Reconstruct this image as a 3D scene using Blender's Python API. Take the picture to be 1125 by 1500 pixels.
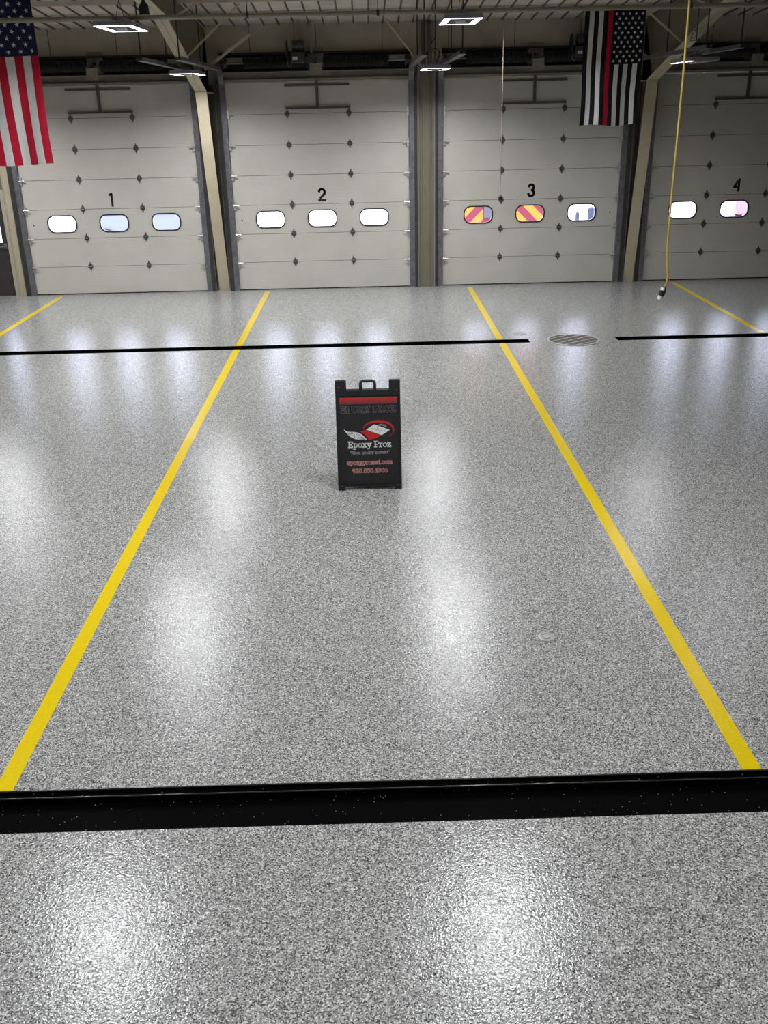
import bpy, math, random
from mathutils import Vector, Matrix
random.seed(7)
SC = bpy.context.scene
COL = SC.collection
for o in list(bpy.data.objects): bpy.data.objects.remove(o)

# ------------------------------------------------------------------ camera
CAM_H, PITCH, YAW, ROLL, FPX = 3.7266, 0.3996, 0.0101, -0.0222, 1400.5
fw = Vector((math.sin(YAW)*math.cos(PITCH), math.cos(YAW)*math.cos(PITCH), -math.sin(PITCH)))
rt = Vector((math.cos(YAW), -math.sin(YAW), 0)); up = rt.cross(fw)
r2 = math.cos(ROLL)*rt + math.sin(ROLL)*up; u2 = -math.sin(ROLL)*rt + math.cos(ROLL)*up
cd = bpy.data.cameras.new('camera'); co = bpy.data.objects.new('camera', cd); COL.objects.link(co)
cd.sensor_fit = 'AUTO'; cd.sensor_width = 36.0; cd.lens = FPX*36/1500; cd.clip_start = .05; cd.clip_end = 400
co.matrix_world = Matrix(((r2.x, u2.x, -fw.x, 0), (r2.y, u2.y, -fw.y, 0), (r2.z, u2.z, -fw.z, CAM_H), (0, 0, 0, 1)))
SC.camera = co

# ------------------------------------------------------------------ world, exposure
W = bpy.data.worlds.new('overcast_sky'); SC.world = W; W.use_nodes = True
bg = W.node_tree.nodes['Background']; bg.inputs[0].default_value = (.75, .78, 1, 1); bg.inputs[1].default_value = 12.0
LED, LAMP_W, LAMP_SPREAD = 9.0, 106.0, 156.0
SC.view_settings.view_transform = 'Standard'; SC.view_settings.look = 'None'
SC.view_settings.exposure = 0.0; SC.view_settings.gamma = 1.0; SC.view_settings.use_curve_mapping = False

# ------------------------------------------------------------------ materials
def s2l(c): return tuple((v/255/12.92 if v/255 <= .04045 else ((v/255+.055)/1.055)**2.4) for v in c)
def nd(nt, t, **k):
    n = nt.nodes.new(t)
    for a, b in k.items(): setattr(n, a, b)
    return n
def mat(name, rgb, rough=.6, metal=0., var=.12, vscale=6., bump=0., bscale=60., spec=.5, stretch=(1,1,1), coat=0.):
    """plain procedural material: base colour with a little noise variation and fine relief"""
    m = bpy.data.materials.new(name); m.use_nodes = True; nt = m.node_tree
    b = nt.nodes['Principled BSDF']; L = nt.links.new
    tc = nd(nt, 'ShaderNodeTexCoord'); mp = nd(nt, 'ShaderNodeMapping'); mp.inputs['Scale'].default_value = stretch
    g = nd(nt, 'ShaderNodeNewGeometry'); L(g.outputs['Position'], mp.inputs[0])
    nz = nd(nt, 'ShaderNodeTexNoise'); nz.inputs['Scale'].default_value = vscale; nz.inputs['Detail'].default_value = 5
    L(mp.outputs[0], nz.inputs['Vector'])
    cr = nd(nt, 'ShaderNodeValToRGB')
    cr.color_ramp.elements[0].position = .3; cr.color_ramp.elements[1].position = .7
    cr.color_ramp.elements[0].color = tuple(v*(1-var) for v in rgb)+(1,); cr.color_ramp.elements[1].color = tuple(min(1, v*(1+var)) for v in rgb)+(1,)
    L(nz.outputs['Fac'], cr.inputs[0]); L(cr.outputs[0], b.inputs['Base Color'])
    b.inputs['Roughness'].default_value = rough; b.inputs['Metallic'].default_value = metal
    b.inputs['Specular IOR Level'].default_value = spec; b.inputs['Coat Weight'].default_value = coat
    if bump:
        n2 = nd(nt, 'ShaderNodeTexNoise'); n2.inputs['Scale'].default_value = bscale; n2.inputs['Detail'].default_value = 3
        L(mp.outputs[0], n2.inputs['Vector']); bp = nd(nt, 'ShaderNodeBump'); bp.inputs['Strength'].default_value = bump; bp.inputs['Distance'].default_value = .01
        L(n2.outputs['Fac'], bp.inputs['Height']); L(bp.outputs[0], b.inputs['Normal'])
    return m
def floor_mat(name, paint=None):
    """broadcast vinyl flake under a glossy clear coat with an orange-peel surface"""
    m = bpy.data.materials.new(name); m.use_nodes = True; nt = m.node_tree; L = nt.links.new
    b = nt.nodes['Principled BSDF']; g = nd(nt, 'ShaderNodeNewGeometry')
    def flakes(scale, stops):
        v = nd(nt, 'ShaderNodeTexVoronoi'); v.inputs['Scale'].default_value = scale; L(g.outputs['Position'], v.inputs['Vector'])
        s = nd(nt, 'ShaderNodeSeparateColor'); L(v.outputs['Color'], s.inputs[0])
        r = nd(nt, 'ShaderNodeValToRGB'); r.color_ramp.interpolation = 'CONSTANT'
        while len(r.color_ramp.elements) < len(stops): r.color_ramp.elements.new(.5)
        for e, (p, c) in zip(r.color_ramp.elements, stops): e.position = p; e.color = (c[0], c[1], c[2], 1)
        L(s.outputs[0], r.inputs[0]); return r
    if paint is None:
        A = flakes(150, [(0, (.03, .032, .033)), (.15, (.15, .152, .148)), (.36, (.315, .317, .305)), (.66, (.50, .50, .48)), (.86, (.78, .775, .75))])
        B = flakes(75, [(0, (.12, .125, .13)), (.2, (.30, .305, .30)), (.7, (.44, .44, .43)), (.93, (.62, .62, .61))])
        mx = nd(nt, 'ShaderNodeMix', data_type='RGBA'); mx.inputs[0].default_value = .16
        L(A.outputs[0], mx.inputs[6]); L(B.outputs[0], mx.inputs[7]); L(mx.outputs[2], b.inputs['Base Color'])
    else:
        nz = nd(nt, 'ShaderNodeTexNoise'); nz.inputs['Scale'].default_value = 30; L(g.outputs['Position'], nz.inputs['Vector'])
        cr = nd(nt, 'ShaderNodeValToRGB'); cr.color_ramp.elements[0].color = tuple(v*.9 for v in paint)+(1,); cr.color_ramp.elements[1].color = tuple(v*1.1 for v in paint)+(1,)
        L(nz.outputs['Fac'], cr.inputs[0]); L(cr.outputs[0], b.inputs['Base Color'])
    b.inputs['Roughness'].default_value = .12; b.inputs['Specular IOR Level'].default_value = .42
    n1 = nd(nt, 'ShaderNodeTexNoise'); n1.inputs['Scale'].default_value = 62; n1.inputs['Detail'].default_value = 2; L(g.outputs['Position'], n1.inputs['Vector'])
    n2 = nd(nt, 'ShaderNodeTexNoise'); n2.inputs['Scale'].default_value = 1.3; n2.inputs['Detail'].default_value = 3; L(g.outputs['Position'], n2.inputs['Vector'])
    bp = nd(nt, 'ShaderNodeBump'); bp.inputs['Strength'].default_value = .34; bp.inputs['Distance'].default_value = .006
    L(n1.outputs['Fac'], bp.inputs['Height'])
    b2 = nd(nt, 'ShaderNodeBump'); b2.inputs['Strength'].default_value = .12; b2.inputs['Distance'].default_value = .03
    L(n2.outputs['Fac'], b2.inputs['Height']); L(bp.outputs[0], b2.inputs['Normal']); L(b2.outputs[0], b.inputs['Normal'])
    return m
def door_panel_mat():
    m = mat('door_panel_paint', (.555, .542, .485), .5, var=.05, vscale=1.5, spec=.35)
    nt = m.node_tree; L = nt.links.new; g = nd(nt, 'ShaderNodeNewGeometry')
    w = nd(nt, 'ShaderNodeTexWave', bands_direction='Z'); w.inputs['Scale'].default_value = 4.9; w.inputs['Distortion'].default_value = 0
    L(g.outputs['Position'], w.inputs['Vector'])
    pw = nd(nt, 'ShaderNodeMath', operation='POWER'); pw.inputs[1].default_value = 12; L(w.outputs['Fac'], pw.inputs[0])
    bp = nd(nt, 'ShaderNodeBump'); bp.inputs['Strength'].default_value = .25; bp.inputs['Distance'].default_value = .004; bp.invert = True
    L(pw.outputs[0], bp.inputs['Height']); L(bp.outputs[0], nt.nodes['Principled BSDF'].inputs['Normal'])
    return m
def glass_mat():
    m = bpy.data.materials.new('window_glass'); m.use_nodes = True; nt = m.node_tree; nt.nodes.clear(); L = nt.links.new
    o = nd(nt, 'ShaderNodeOutputMaterial'); t = nd(nt, 'ShaderNodeBsdfTransparent'); t.inputs[0].default_value = (.93, .95, .97, 1)
    gl = nd(nt, 'ShaderNodeBsdfGlossy'); gl.inputs['Roughness'].default_value = .03
    f = nd(nt, 'ShaderNodeFresnel'); f.inputs[0].default_value = 1.35; mx = nd(nt, 'ShaderNodeMixShader')
    L(f.outputs[0], mx.inputs[0]); L(t.outputs[0], mx.inputs[1]); L(gl.outputs[0], mx.inputs[2]); L(mx.outputs[0], o.inputs[0])
    return m
def emit_mat(name, rgb, s):
    m = bpy.data.materials.new(name); m.use_nodes = True; nt = m.node_tree; nt.nodes.clear()
    o = nd(nt, 'ShaderNodeOutputMaterial'); e = nd(nt, 'ShaderNodeEmission'); e.inputs[0].default_value = rgb+(1,); e.inputs[1].default_value = s
    nt.links.new(e.outputs[0], o.inputs[0]); return m
def cloth_mat(name, rgb):
    return mat(name, rgb, .85, var=.08, vscale=4, bump=.08, bscale=120, spec=.2)
M = dict(
    floor=floor_mat('flake_epoxy_floor'), yellow=floor_mat('yellow_line_paint', (.80, .59, .003)),
    black_epoxy=mat('black_trench_coating', (.0025, .0025, .003), .12, var=.3, vscale=40, bump=.10, bscale=45, spec=.06),
    cap=mat('coated_cap', (.42, .42, .41), .25, var=.25, vscale=60, bump=.2, bscale=80),
    manhole=mat('manhole_iron', (.13, .115, .095), .8, spec=.1, var=.25, vscale=20, bump=.2, bscale=60),
    panel=door_panel_mat(), joint=mat('joint_seal', (.08, .08, .075), .8),
    cream=mat('cream_steel_paint', (.50, .44, .31), .55, var=.07, vscale=3, bump=.03),
    rib=mat('tan_wall_sheet', (.17, .158, .112), .5, var=.06, vscale=4),
    galv=mat('galvanised_steel', (.17, .17, .18), .5, metal=.5, var=.25, vscale=14),
    dark_steel=mat('dark_steel', (.055, .053, .052), .5, metal=.4, var=.2, vscale=10),
    brown_web=mat('primer_brown_steel', (.12, .10, .085), .6, var=.15, vscale=5),
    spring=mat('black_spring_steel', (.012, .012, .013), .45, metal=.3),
    hinge=mat('hinge_steel', (.13, .125, .115), .45, metal=.6, var=.2, vscale=30),
    zinc=mat('zinc_hinge', (.55, .55, .54), .4, metal=.6, var=.2, vscale=30),
    roof=mat('roof_liner', (.58, .535, .465), .75, var=.14, vscale=2.5, bump=.06, bscale=25),
    upper=mat('wall_liner', (.48, .43, .345), .8, var=.15, vscale=2.2, bump=.06, bscale=25),
    wall=mat('side_wall', (.34, .32, .28), .7, var=.08, vscale=1.5),
    header=mat('header_steel', (.27, .25, .21), .6, var=.12, vscale=5),
    pipe=mat('tan_pipe', (.28, .26, .20), .5, var=.1, vscale=6),
    pad=mat('plywood_pad', (.26, .235, .19), .7, var=.15, vscale=8, stretch=(1, 1, 4)),
    rubber=mat('black_rubber', (.012, .012, .013), .55), black_plastic=mat('black_plastic', (.016, .016, .018), .42, var=.2, bump=.05, bscale=120),
    sheet=mat('black_print_sheet', (.020, .020, .022), .38, var=.1), label=mat('white_label', (.6, .6, .55), .5),
    stencil=mat('black_stencil_paint', (.012, .012, .012), .5), glass=glass_mat(),
    lamp_body=mat('lamp_housing', (.30, .30, .34), .4, var=.05), led=emit_mat('lit_led', (.95, .96, 1.0), LED),
    led_off=mat('unlit_led', (.6, .6, .6), .3, var=.03), white_plastic=mat('white_plastic', (.75, .74, .72), .4, var=.04),
    cord=mat('yellow_cord', (.46, .34, .075), .5, var=.1), rope=mat('pale_rope', (.24, .20, .14), .8),
    red_cloth=cloth_mat('red_cloth', (.46, .012, .035)), white_cloth=cloth_mat('white_cloth', (.66, .66, .63)),
    navy_cloth=cloth_mat('navy_cloth', (.022, .024, .07)), black_cloth=cloth_mat('black_cloth', (.010, .010, .014)), star=cloth_mat('star_cloth', (.66, .66, .66)),
    brown_door=mat('brown_door_paint', (.045, .036, .036), .45, var=.1), door_frame=mat('cream_frame', (.42, .39, .31), .5, var=.06),
    p_red=mat('print_red', (.50, .022, .025), .4, var=.08), p_red2=mat('print_dark_red', (.22, .02, .025), .4), p_white=mat('print_white', (.72, .74, .72), .45, var=.05),
    p_grey=mat('print_grey', (.21, .20, .20), .45), p_lgrey=mat('print_light_grey', (.42, .42, .42), .45), p_pink=mat('print_salmon', (.70, .44, .40), .45, var=.05), p_black=mat('print_black', (.018, .018, .02), .4),
    asphalt=mat('pale_concrete_apron', (.60, .60, .60), .8, var=.08, vscale=.8), truck_red=mat('truck_red', (.16, .011, .027), .35, var=.04), truck_yellow=mat('truck_yellow', (.60, .17, .012), .4, var=.04),
    chrome=mat('bright_metal', (.6, .6, .62), .25, metal=.9, var=.05), tyre=mat('tyre', (.03, .03, .03), .8), shutter=mat('shutter_grey', (.07, .075, .085), .6, var=.1), post_blue=mat('blue_grey_post', (.035, .04, .07), .6), car_blue=mat('silver_blue_paint', (.15, .165, .195), .5, var=.03),
    car_red=mat('faded_red_paint', (.5, .10, .11), .35, var=.03), car_glass=mat('dark_car_glass', (.10, .12, .16), .1))

M['bead'] = mat('glossy_black_edge', (.02, .02, .02), .3, spec=.9, bump=.9, bscale=30, stretch=(.4, 1, 1))
nt = M['black_epoxy'].node_tree; pb = nt.nodes['Principled BSDF']; ge = nd(nt, 'ShaderNodeNewGeometry'); vo = nd(nt, 'ShaderNodeTexVoronoi'); vo.inputs['Scale'].default_value = 26
nt.links.new(ge.outputs['Position'], vo.inputs['Vector']); lt = nd(nt, 'ShaderNodeMath', operation='LESS_THAN'); lt.inputs[1].default_value = .07; nt.links.new(vo.outputs['Distance'], lt.inputs[0])
mxs = nd(nt, 'ShaderNodeMix', data_type='RGBA'); mxs.inputs[6].default_value = (.0025, .0025, .003, 1); mxs.inputs[7].default_value = (.35, .34, .33, 1)
nt.links.new(lt.outputs[0], mxs.inputs[0]); nt.links.new(mxs.outputs[2], pb.inputs['Base Color'])

# ------------------------------------------------------------------ mesh helpers
ORG = {}
def tag(o, label=None, cat=None, group=None, kind=None):
    if label: o['label'] = label
    if cat: o['category'] = cat
    if group: o['group'] = group
    if kind: o['kind'] = kind
    return o
def thing(name, loc, label=None, cat=None, group=None, kind=None):
    o = bpy.data.objects.new(name, None); COL.objects.link(o); o.location = loc; o.empty_display_size = .1
    ORG[o.name] = Vector(loc); return tag(o, label, cat, group, kind)
class MB:
    def __init__(s): s.v = []; s.f = []; s.m = []
    def add(s, vs, fs, mi=0):
        n = len(s.v); s.v += [tuple(v) for v in vs]; s.f += [tuple(i+n for i in f) for f in fs]; s.m += [mi]*len(fs); return s
    def box(s, x0, x1, y0, y1, z0, z1, mi=0):
        return s.add([(x0,y0,z0),(x1,y0,z0),(x1,y1,z0),(x0,y1,z0),(x0,y0,z1),(x1,y0,z1),(x1,y1,z1),(x0,y1,z1)],
                     [(0,3,2,1),(4,5,6,7),(0,1,5,4),(1,2,6,5),(2,3,7,6),(3,0,4,7)], mi)
    def prism(s, poly, fn, d0, d1, mi=0):
        n = len(poly); vs = [fn(a, b, d0) for a, b in poly]+[fn(a, b, d1) for a, b in poly]
        return s.add(vs, [tuple(range(n))[::-1], tuple(range(n, 2*n))]+[(i, (i+1) % n, n+(i+1) % n, n+i) for i in range(n)], mi)
    def tube(s, pts, r, n=8, mi=0, cap=True):
        pts = [Vector(p) for p in pts]; rs = r if isinstance(r, (list, tuple)) else [r]*len(pts); base = len(s.v); ref = None
        for i, p in enumerate(pts):
            t = (pts[min(i+1, len(pts)-1)]-pts[max(i-1, 0)]).normalized()
            if ref is None: ref = Vector((0, 0, 1)) if abs(t.z) < .9 else Vector((1, 0, 0))
            a = t.cross(ref).normalized(); b = a.cross(t).normalized(); ref = b
            for k in range(n):
                q = 2*math.pi*k/n; s.v.append(tuple(p+rs[i]*(math.cos(q)*a+math.sin(q)*b)))
        for i in range(len(pts)-1):
            for k in range(n):
                s.f.append((base+i*n+k, base+i*n+(k+1) % n, base+(i+1)*n+(k+1) % n, base+(i+1)*n+k)); s.m.append(mi)
        if cap:
            s.f.append(tuple(base+k for k in range(n))[::-1]); s.f.append(tuple(base+(len(pts)-1)*n+k for k in range(n))); s.m += [mi, mi]
        return s
    def bar(s, a, b, w, h, mi=0, upv=(0, 0, 1)):
        a, b = Vector(a), Vector(b); t = (b-a).normalized(); u = Vector(upv)
        if abs(t.dot(u)) > .95: u = Vector((0, 1, 0))
        sd = t.cross(u).normalized()*w/2; un = sd.cross(t).normalized()*h/2
        c = [-sd-un, sd-un, sd+un, -sd+un]
        return s.add([a+q for q in c]+[b+q for q in c], [(3,2,1,0),(4,5,6,7),(0,1,5,4),(1,2,6,5),(2,3,7,6),(3,0,4,7)], mi)
    def build(s, name, mats, parent=None, kind=None, smooth=False, org=None, bevel=0):
        """vertices are in world space; the object's origin is its parent's (or org)"""
        o0 = ORG[parent.name] if parent is not None and parent.name in ORG else Vector((0, 0, 0))
        if org is not None: o0 = Vector(org)
        me = bpy.data.meshes.new(name); me.from_pydata([tuple(Vector(v)-o0) for v in s.v], [], s.f)
        for m in (mats if isinstance(mats, (list, tuple)) else [mats]): me.materials.append(m)
        for p, mi in zip(me.polygons, s.m): p.material_index = mi; p.use_smooth = smooth
        me.update(); o = bpy.data.objects.new(name, me); COL.objects.link(o); ORG[o.name] = o0
        if parent is not None: o.parent = parent
        else: o.location = o0
        if bevel:
            bv = o.modifiers.new('bevel', 'BEVEL'); bv.width = bevel; bv.segments = 2; bv.limit_method = 'ANGLE'
        if kind: o['kind'] = kind
        return o
def place(name, me, parent, loc):
    """one more object on shared mesh data, at a world position"""
    o = bpy.data.objects.new(name, me); COL.objects.link(o); o.parent = parent
    o.location = Vector(loc)-ORG[parent.name]; ORG[o.name] = ORG[parent.name]; return o
def rrect(cx, cz, w, h, r, k=5):
    out = []
    for sx, sz, a0 in ((1, 1, 0), (-1, 1, 90), (-1, -1, 180), (1, -1, 270)):
        for i in range(k+1):
            a = math.radians(a0+90*i/k); out.append((cx+sx*(w/2-r)+r*math.cos(a), cz+sz*(h/2-r)+r*math.sin(a)))
    return out

# ------------------------------------------------------------------ the setting
YW = 21.97                       # inner face of the door wall
DOORS = {1: -5.553, 2: -0.988, 3: 3.581, 4: 8.095}
DW, SEC = 1.975, .6096           # half door width, section height
TOP = 7*SEC
def roof_z(y): return 5.36+(YW-y)/12
XL, XR, YB = -14., 14., -5.

TY0, TY1, FY0, FY1, FX0, FX1 = 4.302, 4.672, 16.075, 16.345, 2.72, 4.22
m = MB()
def slab(x0, x1, y0, y1): m.add([(x0,y0,0),(x1,y0,0),(x1,y1,0),(x0,y1,0)], [(0,1,2,3)])
slab(XL, XR, YB, TY0); slab(XL, XR, TY1, FY0); slab(FX0, FX1, FY0, FY1); slab(XL, XR, FY1, YW+.35)
floor = m.build('floor', M['floor'], kind='structure')

def trench(name, x0, x1, y0, y1, label, depth, led, ld):
    t = thing(name, ((x0+x1)/2, (y0+y1)/2, 0), label, 'drain')
    b = MB(); z = -depth
    b.add([(x0,y0+led,z),(x1,y0+led,z),(x1,y1-led,z),(x0,y1-led,z)], [(0,1,2,3)])
    b.build('channel_bottom', M['black_epoxy'], t)
    for ya, yb, s in ((y0, y0+led, 1), (y1, y1-led, -1)):
        w = MB(); q = [(ya, 0), (ya, -ld), (yb, -ld), (yb, z)]
        for (a, za), (c, zc) in zip(q, q[1:]): w.add([(x0,a,za),(x1,a,za),(x1,c,zc),(x0,c,zc)], [(0,1,2,3)])
        w.build('ledge', M['black_epoxy'], t)
    if led > .03:
        for ya, sg in ((y1-led, 1), (y1-.004, 0)): MB().tube([(x0, ya, -ld*sg-.001), (x1, ya, -ld*sg-.001)], .0055, 6).build('edge_bead', M['bead'], t)
    for x in (x0, x1):
        MB().add([(x,y0,0),(x,y1,0),(x,y1,z),(x,y0,z)], [(0,1,2,3)]).build('end_wall', M['black_epoxy'], t)
trench('trench_drain', XL, XR, TY0, TY1, 'wide glossy black trench drain crossing the foreground floor', .075, .045, .022)
trench('trench_drain', XL, FX0, FY0, FY1, 'thin far black trench drain left of the round manhole cover', .10, .02, .03)
trench('trench_drain', FX1, XR, FY0, FY1, 'thin far black trench drain right of the round manhole cover', .10, .02, .03)

# front wall: piers between the doors and the band above them
m = MB()
edges = [(-14.2, -8.93), (-7.93, DOORS[1]-DW+.04)]+[(DOORS[i]+DW-.04, DOORS[i+1]-DW+.04) for i in (1, 2, 3)]+[(DOORS[4]+DW-.04, 14.2)]
for a, b in edges: m.box(a, b, YW, YW+.22, 0, TOP-.03)
m.box(-8.93, -7.93, YW, YW+.22, 2.24, TOP-.03)
m.build('wall_front', M['rib'], kind='structure')
w = MB().box(-14.2, 14.2, YW, YW+.22, TOP-.03, 5.75)
w.build('wall_upper', M['upper'], kind='structure')
# a few vertical seams of the liner above the doors
wu = bpy.data.objects['wall_upper']
for i in range(-9, 10):
    MB().box(i*1.37-.006+.4, i*1.37+.006+.4, YW-.006, YW, 4.85, 5.36).build('liner_seam', M['dark_steel'], wu)
MB().box(XL-.2, XL, YB, YW+.22, -.02, 7.8).build('wall_left', M['wall'], kind='structure')
MB().box(XR, XR+.2, YB, YW+.22, -.02, 7.8).build('wall_right', M['wall'], kind='structure')
MB().box(XL-.2, XR+.2, YB-.2, YB, -.02, 7.8).build('wall_back', M['wall'], kind='structure')

# sloping roof: liner sheets side by side with a lapped seam
ceil = thing('ceiling', (0, 0, 5.4), kind='structure')
sw = .305; n = int(28.4/sw)
m = MB(); a, b = YB-.2, YW+.22
za, zb = roof_z(a), roof_z(b)
sec = [(-sw/2, 0), (sw/2-.03, 0), (sw/2-.025, -.028), (sw/2-.005, -.028), (sw/2, 0)]
k = len(sec); vs = [(x, a, za+z) for x, z in sec]+[(x, b, zb+z) for x, z in sec]+[(-sw/2, a, za+.06), (sw/2, a, za+.06), (sw/2, b, zb+.06), (-sw/2, b, zb+.06)]
m.add(vs, [(0, 1, k+1, k), (2*k, 2*k+1, 2*k+2, 2*k+3)])
m.f += [(i, i+1, k+i+1, k+i) for i in range(1, k-1)]; m.m += [1]*(k-2)
first = m.build('roof_sheet', [M['roof'], M['brown_web']], None, org=(0, 0, 0)); first.parent = ceil; first.location = Vector((-14.2+sw/2, 0, 0))-ceil.location
for i in range(1, n+1): place('roof_sheet', first.data, ceil, (-14.2+sw/2+i*sw, 0, 0))
def purlin(y, label):
    z = roof_z(y)-.03
    t = MB(); prof = [(y-.035, z), (y+.035, z), (y+.035, z-.012), (y+.004, z-.012), (y+.004, z-.07), (y+.03, z-.07), (y+.03, z-.08), (y-.004, z-.08), (y-.004, z-.012), (y-.035, z-.012)]
    t.prism(prof, lambda a, b, d: (d, a, b), XL, XR)
    return tag(t.build('roof_purlin', M['roof'], None, org=(0, y, z)), label, 'purlin', 'roof purlins')
for i, y in enumerate((20.55, 19.05, 17.5, 16.0, 14.3, 12.6, 10.9, 9.2, 7.5)):
    purlin(y, 'tan steel purlin under the roof, number %s counted from the door wall' % ('one two three four five six seven eight nine'.split()[i]))

# header channel over every door bay
for i, cx in DOORS.items():
    xs0, xs1 = cx-DW-.02, cx+DW+.02
    t = thing('trim_%d' % i, (cx, YW, TOP), kind='structure')
    MB().box(xs0, xs1, YW-.06, YW, TOP+.02, TOP+.21).build('header_face', M['header'], t)
    MB().box(xs0, xs1, YW-.14, YW-.06, TOP+.045, TOP+.065).build('header_flange', M['header'], t)
    MB().box(xs0, xs1, YW-.14, YW-.06, TOP+.185, TOP+.205).build('header_flange', M['header'], t)

# ------------------------------------------------------------------ steel frames
def frame(X, knee_y, knee_z, label, side, slope):
    t = thing('steel_frame', (X, YW-.1, 0), label, 'steel frame')
    fwid = .115
    # column: inner flange, outer flange, tapered web
    yb, yo = YW-.09, YW-.005
    c = MB().add([(X-fwid,yb,0),(X+fwid,yb,0),(X+fwid,knee_y,knee_z),(X-fwid,knee_y,knee_z),(X-fwid,yb+.015,0),(X+fwid,yb+.015,0),(X+fwid,knee_y+.015,knee_z),(X-fwid,knee_y+.015,knee_z)],
                 [(0,1,2,3),(7,6,5,4),(0,4,5,1),(1,5,6,2),(2,6,7,3),(3,7,4,0)])
    c.build('column_flange', M['cream'], t)
    MB().box(X-.006, X+.006, yo-.002, yo, 0, .01).add([(X-.006,yb,0),(X-.006,yo,0),(X-.006,yo,5.3),(X-.006,knee_y,knee_z),(X+.006,yb,0),(X+.006,yo,0),(X+.006,yo,5.3),(X+.006,knee_y,knee_z)],
             [(0,1,2,3),(7,6,5,4)]).build('column_web', M['brown_web'], t)
    MB().box(X-fwid, X+fwid, knee_y-.01, YW-.02, knee_z, knee_z+.018).build('stiffener_plate', M['cream'], t)
    # rafter: haunch then parallel to the roof
    y1 = knee_y; z1 = knee_z+.02
    yh = 17.2; zh = z1+(y1-yh)*slope
    pts = [(y1, z1), (yh, zh), (YB, zh+(yh-YB)/12)]
    for (ya, zA), (yc, zC), nm in ((pts[0], pts[1], 'haunch_flange'), (pts[1], pts[2], 'rafter_flange')):
        f = MB().add([(X-fwid,ya,zA),(X+fwid,ya,zA),(X+fwid,yc,zC),(X-fwid,yc,zC),(X-fwid,ya,zA+.016),(X+fwid,ya,zA+.016),(X+fwid,yc,zC+.016),(X-fwid,yc,zC+.016)],
                     [(3,2,1,0),(4,5,6,7),(0,1,5,4),(1,2,6,5),(2,3,7,6),(3,0,4,7)])
        f.build(nm, M['cream'], t)
    wv = [(y1, z1), (yh, zh), (YB, zh+(yh-YB)/12), (YB, roof_z(YB)-.2), (YW-.02, roof_z(YW)-.05), (YW-.02, knee_z+.02)]
    MB().prism(wv, lambda a, b, d: (X+d, a, b), -.006, .006).build('rafter_web', M['rib'], t)
    # flange braces up to the purlins
    for y, dx in ((19.05, 1.0), (17.5, .95)):
        zf = z1+(y1-y)*slope
        MB().bar((X+side*.1, y, zf+.02), (X+side*(.1+dx), y+.02, roof_z(y)-.12), .03, .03).build('flange_brace', M['cream'], t)
    MB().bar((X+side*.1, knee_y+.05, knee_z+.42), (X+side*1.05, knee_y+.1, roof_z(knee_y)-.34), .05, .05).build('knee_brace', M['cream'], t)
    return t
frame(-3.252, 20.87, 4.08, 'cream tapered steel column and rafter between doors one and two', 1, .292)
frame(5.852, 21.15, 4.13, 'cream tapered steel column and rafter between doors three and four', -1, .256)

# ribbed sheet pier between doors 2 and 3
t = thing('pier_cladding', (1.295, YW-.1, 0), 'ribbed tan sheet metal pier between doors two and three', 'wall pier')
prof = [(1.105, YW), (1.105, YW-.16)]
x = 1.105
for wd, d in ((.05, .16), (.012, .145), (.035, .145), (.012, .16), (.155, .16), (.012, .145), (.03, .145), (.012, .16), (.06, .16)):
    x += wd; prof.append((x, YW-d))
prof.append((x, YW))
MB().prism(prof, lambda a, b, d: (a, b, d), 0, 4.55).build('ribbed_sheet', M['rib'], t)
MB().box(1.19, 1.40, YW-.15, YW, 4.55, roof_z(YW)-.04).build('post_top', M['brown_web'], t)
MB().bar((1.2, YW-.17, 4.52), (.47, YW-.9, 5.33), .03, .03).build('sway_rod', M['cream'], t)
for dx in (1.15, 1.30, 1.44):
    MB().tube([(dx, YW-.19, 4.3), (dx, YW-.19, roof_z(YW-.19)-.03)], .016, 6).build('conduit', M['pipe'], t)
MB().tube([(1.47, YW-.19, 0), (1.47, YW-.19, 4.4)], .014, 6).build('conduit', M['pipe'], t)
# tan sheet pier beside the man door
t = thing('pier_cladding', (-7.76, YW-.03, 0), 'tan sheet metal pier between the brown door and door one', 'wall pier')
MB().box(-7.86, -7.665, YW-.05, YW, 0, 4.5).build('ribbed_sheet', M['cream'], t)
MB().box(-7.68, -7.655, YW-.075, YW-.05, 0, 4.5).build('edge_fold', M['rib'], t)
MB().box(-7.87, -7.85, YW-.065, YW-.05, 0, 4.5).build('edge_fold', M['cream'], t)

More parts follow.
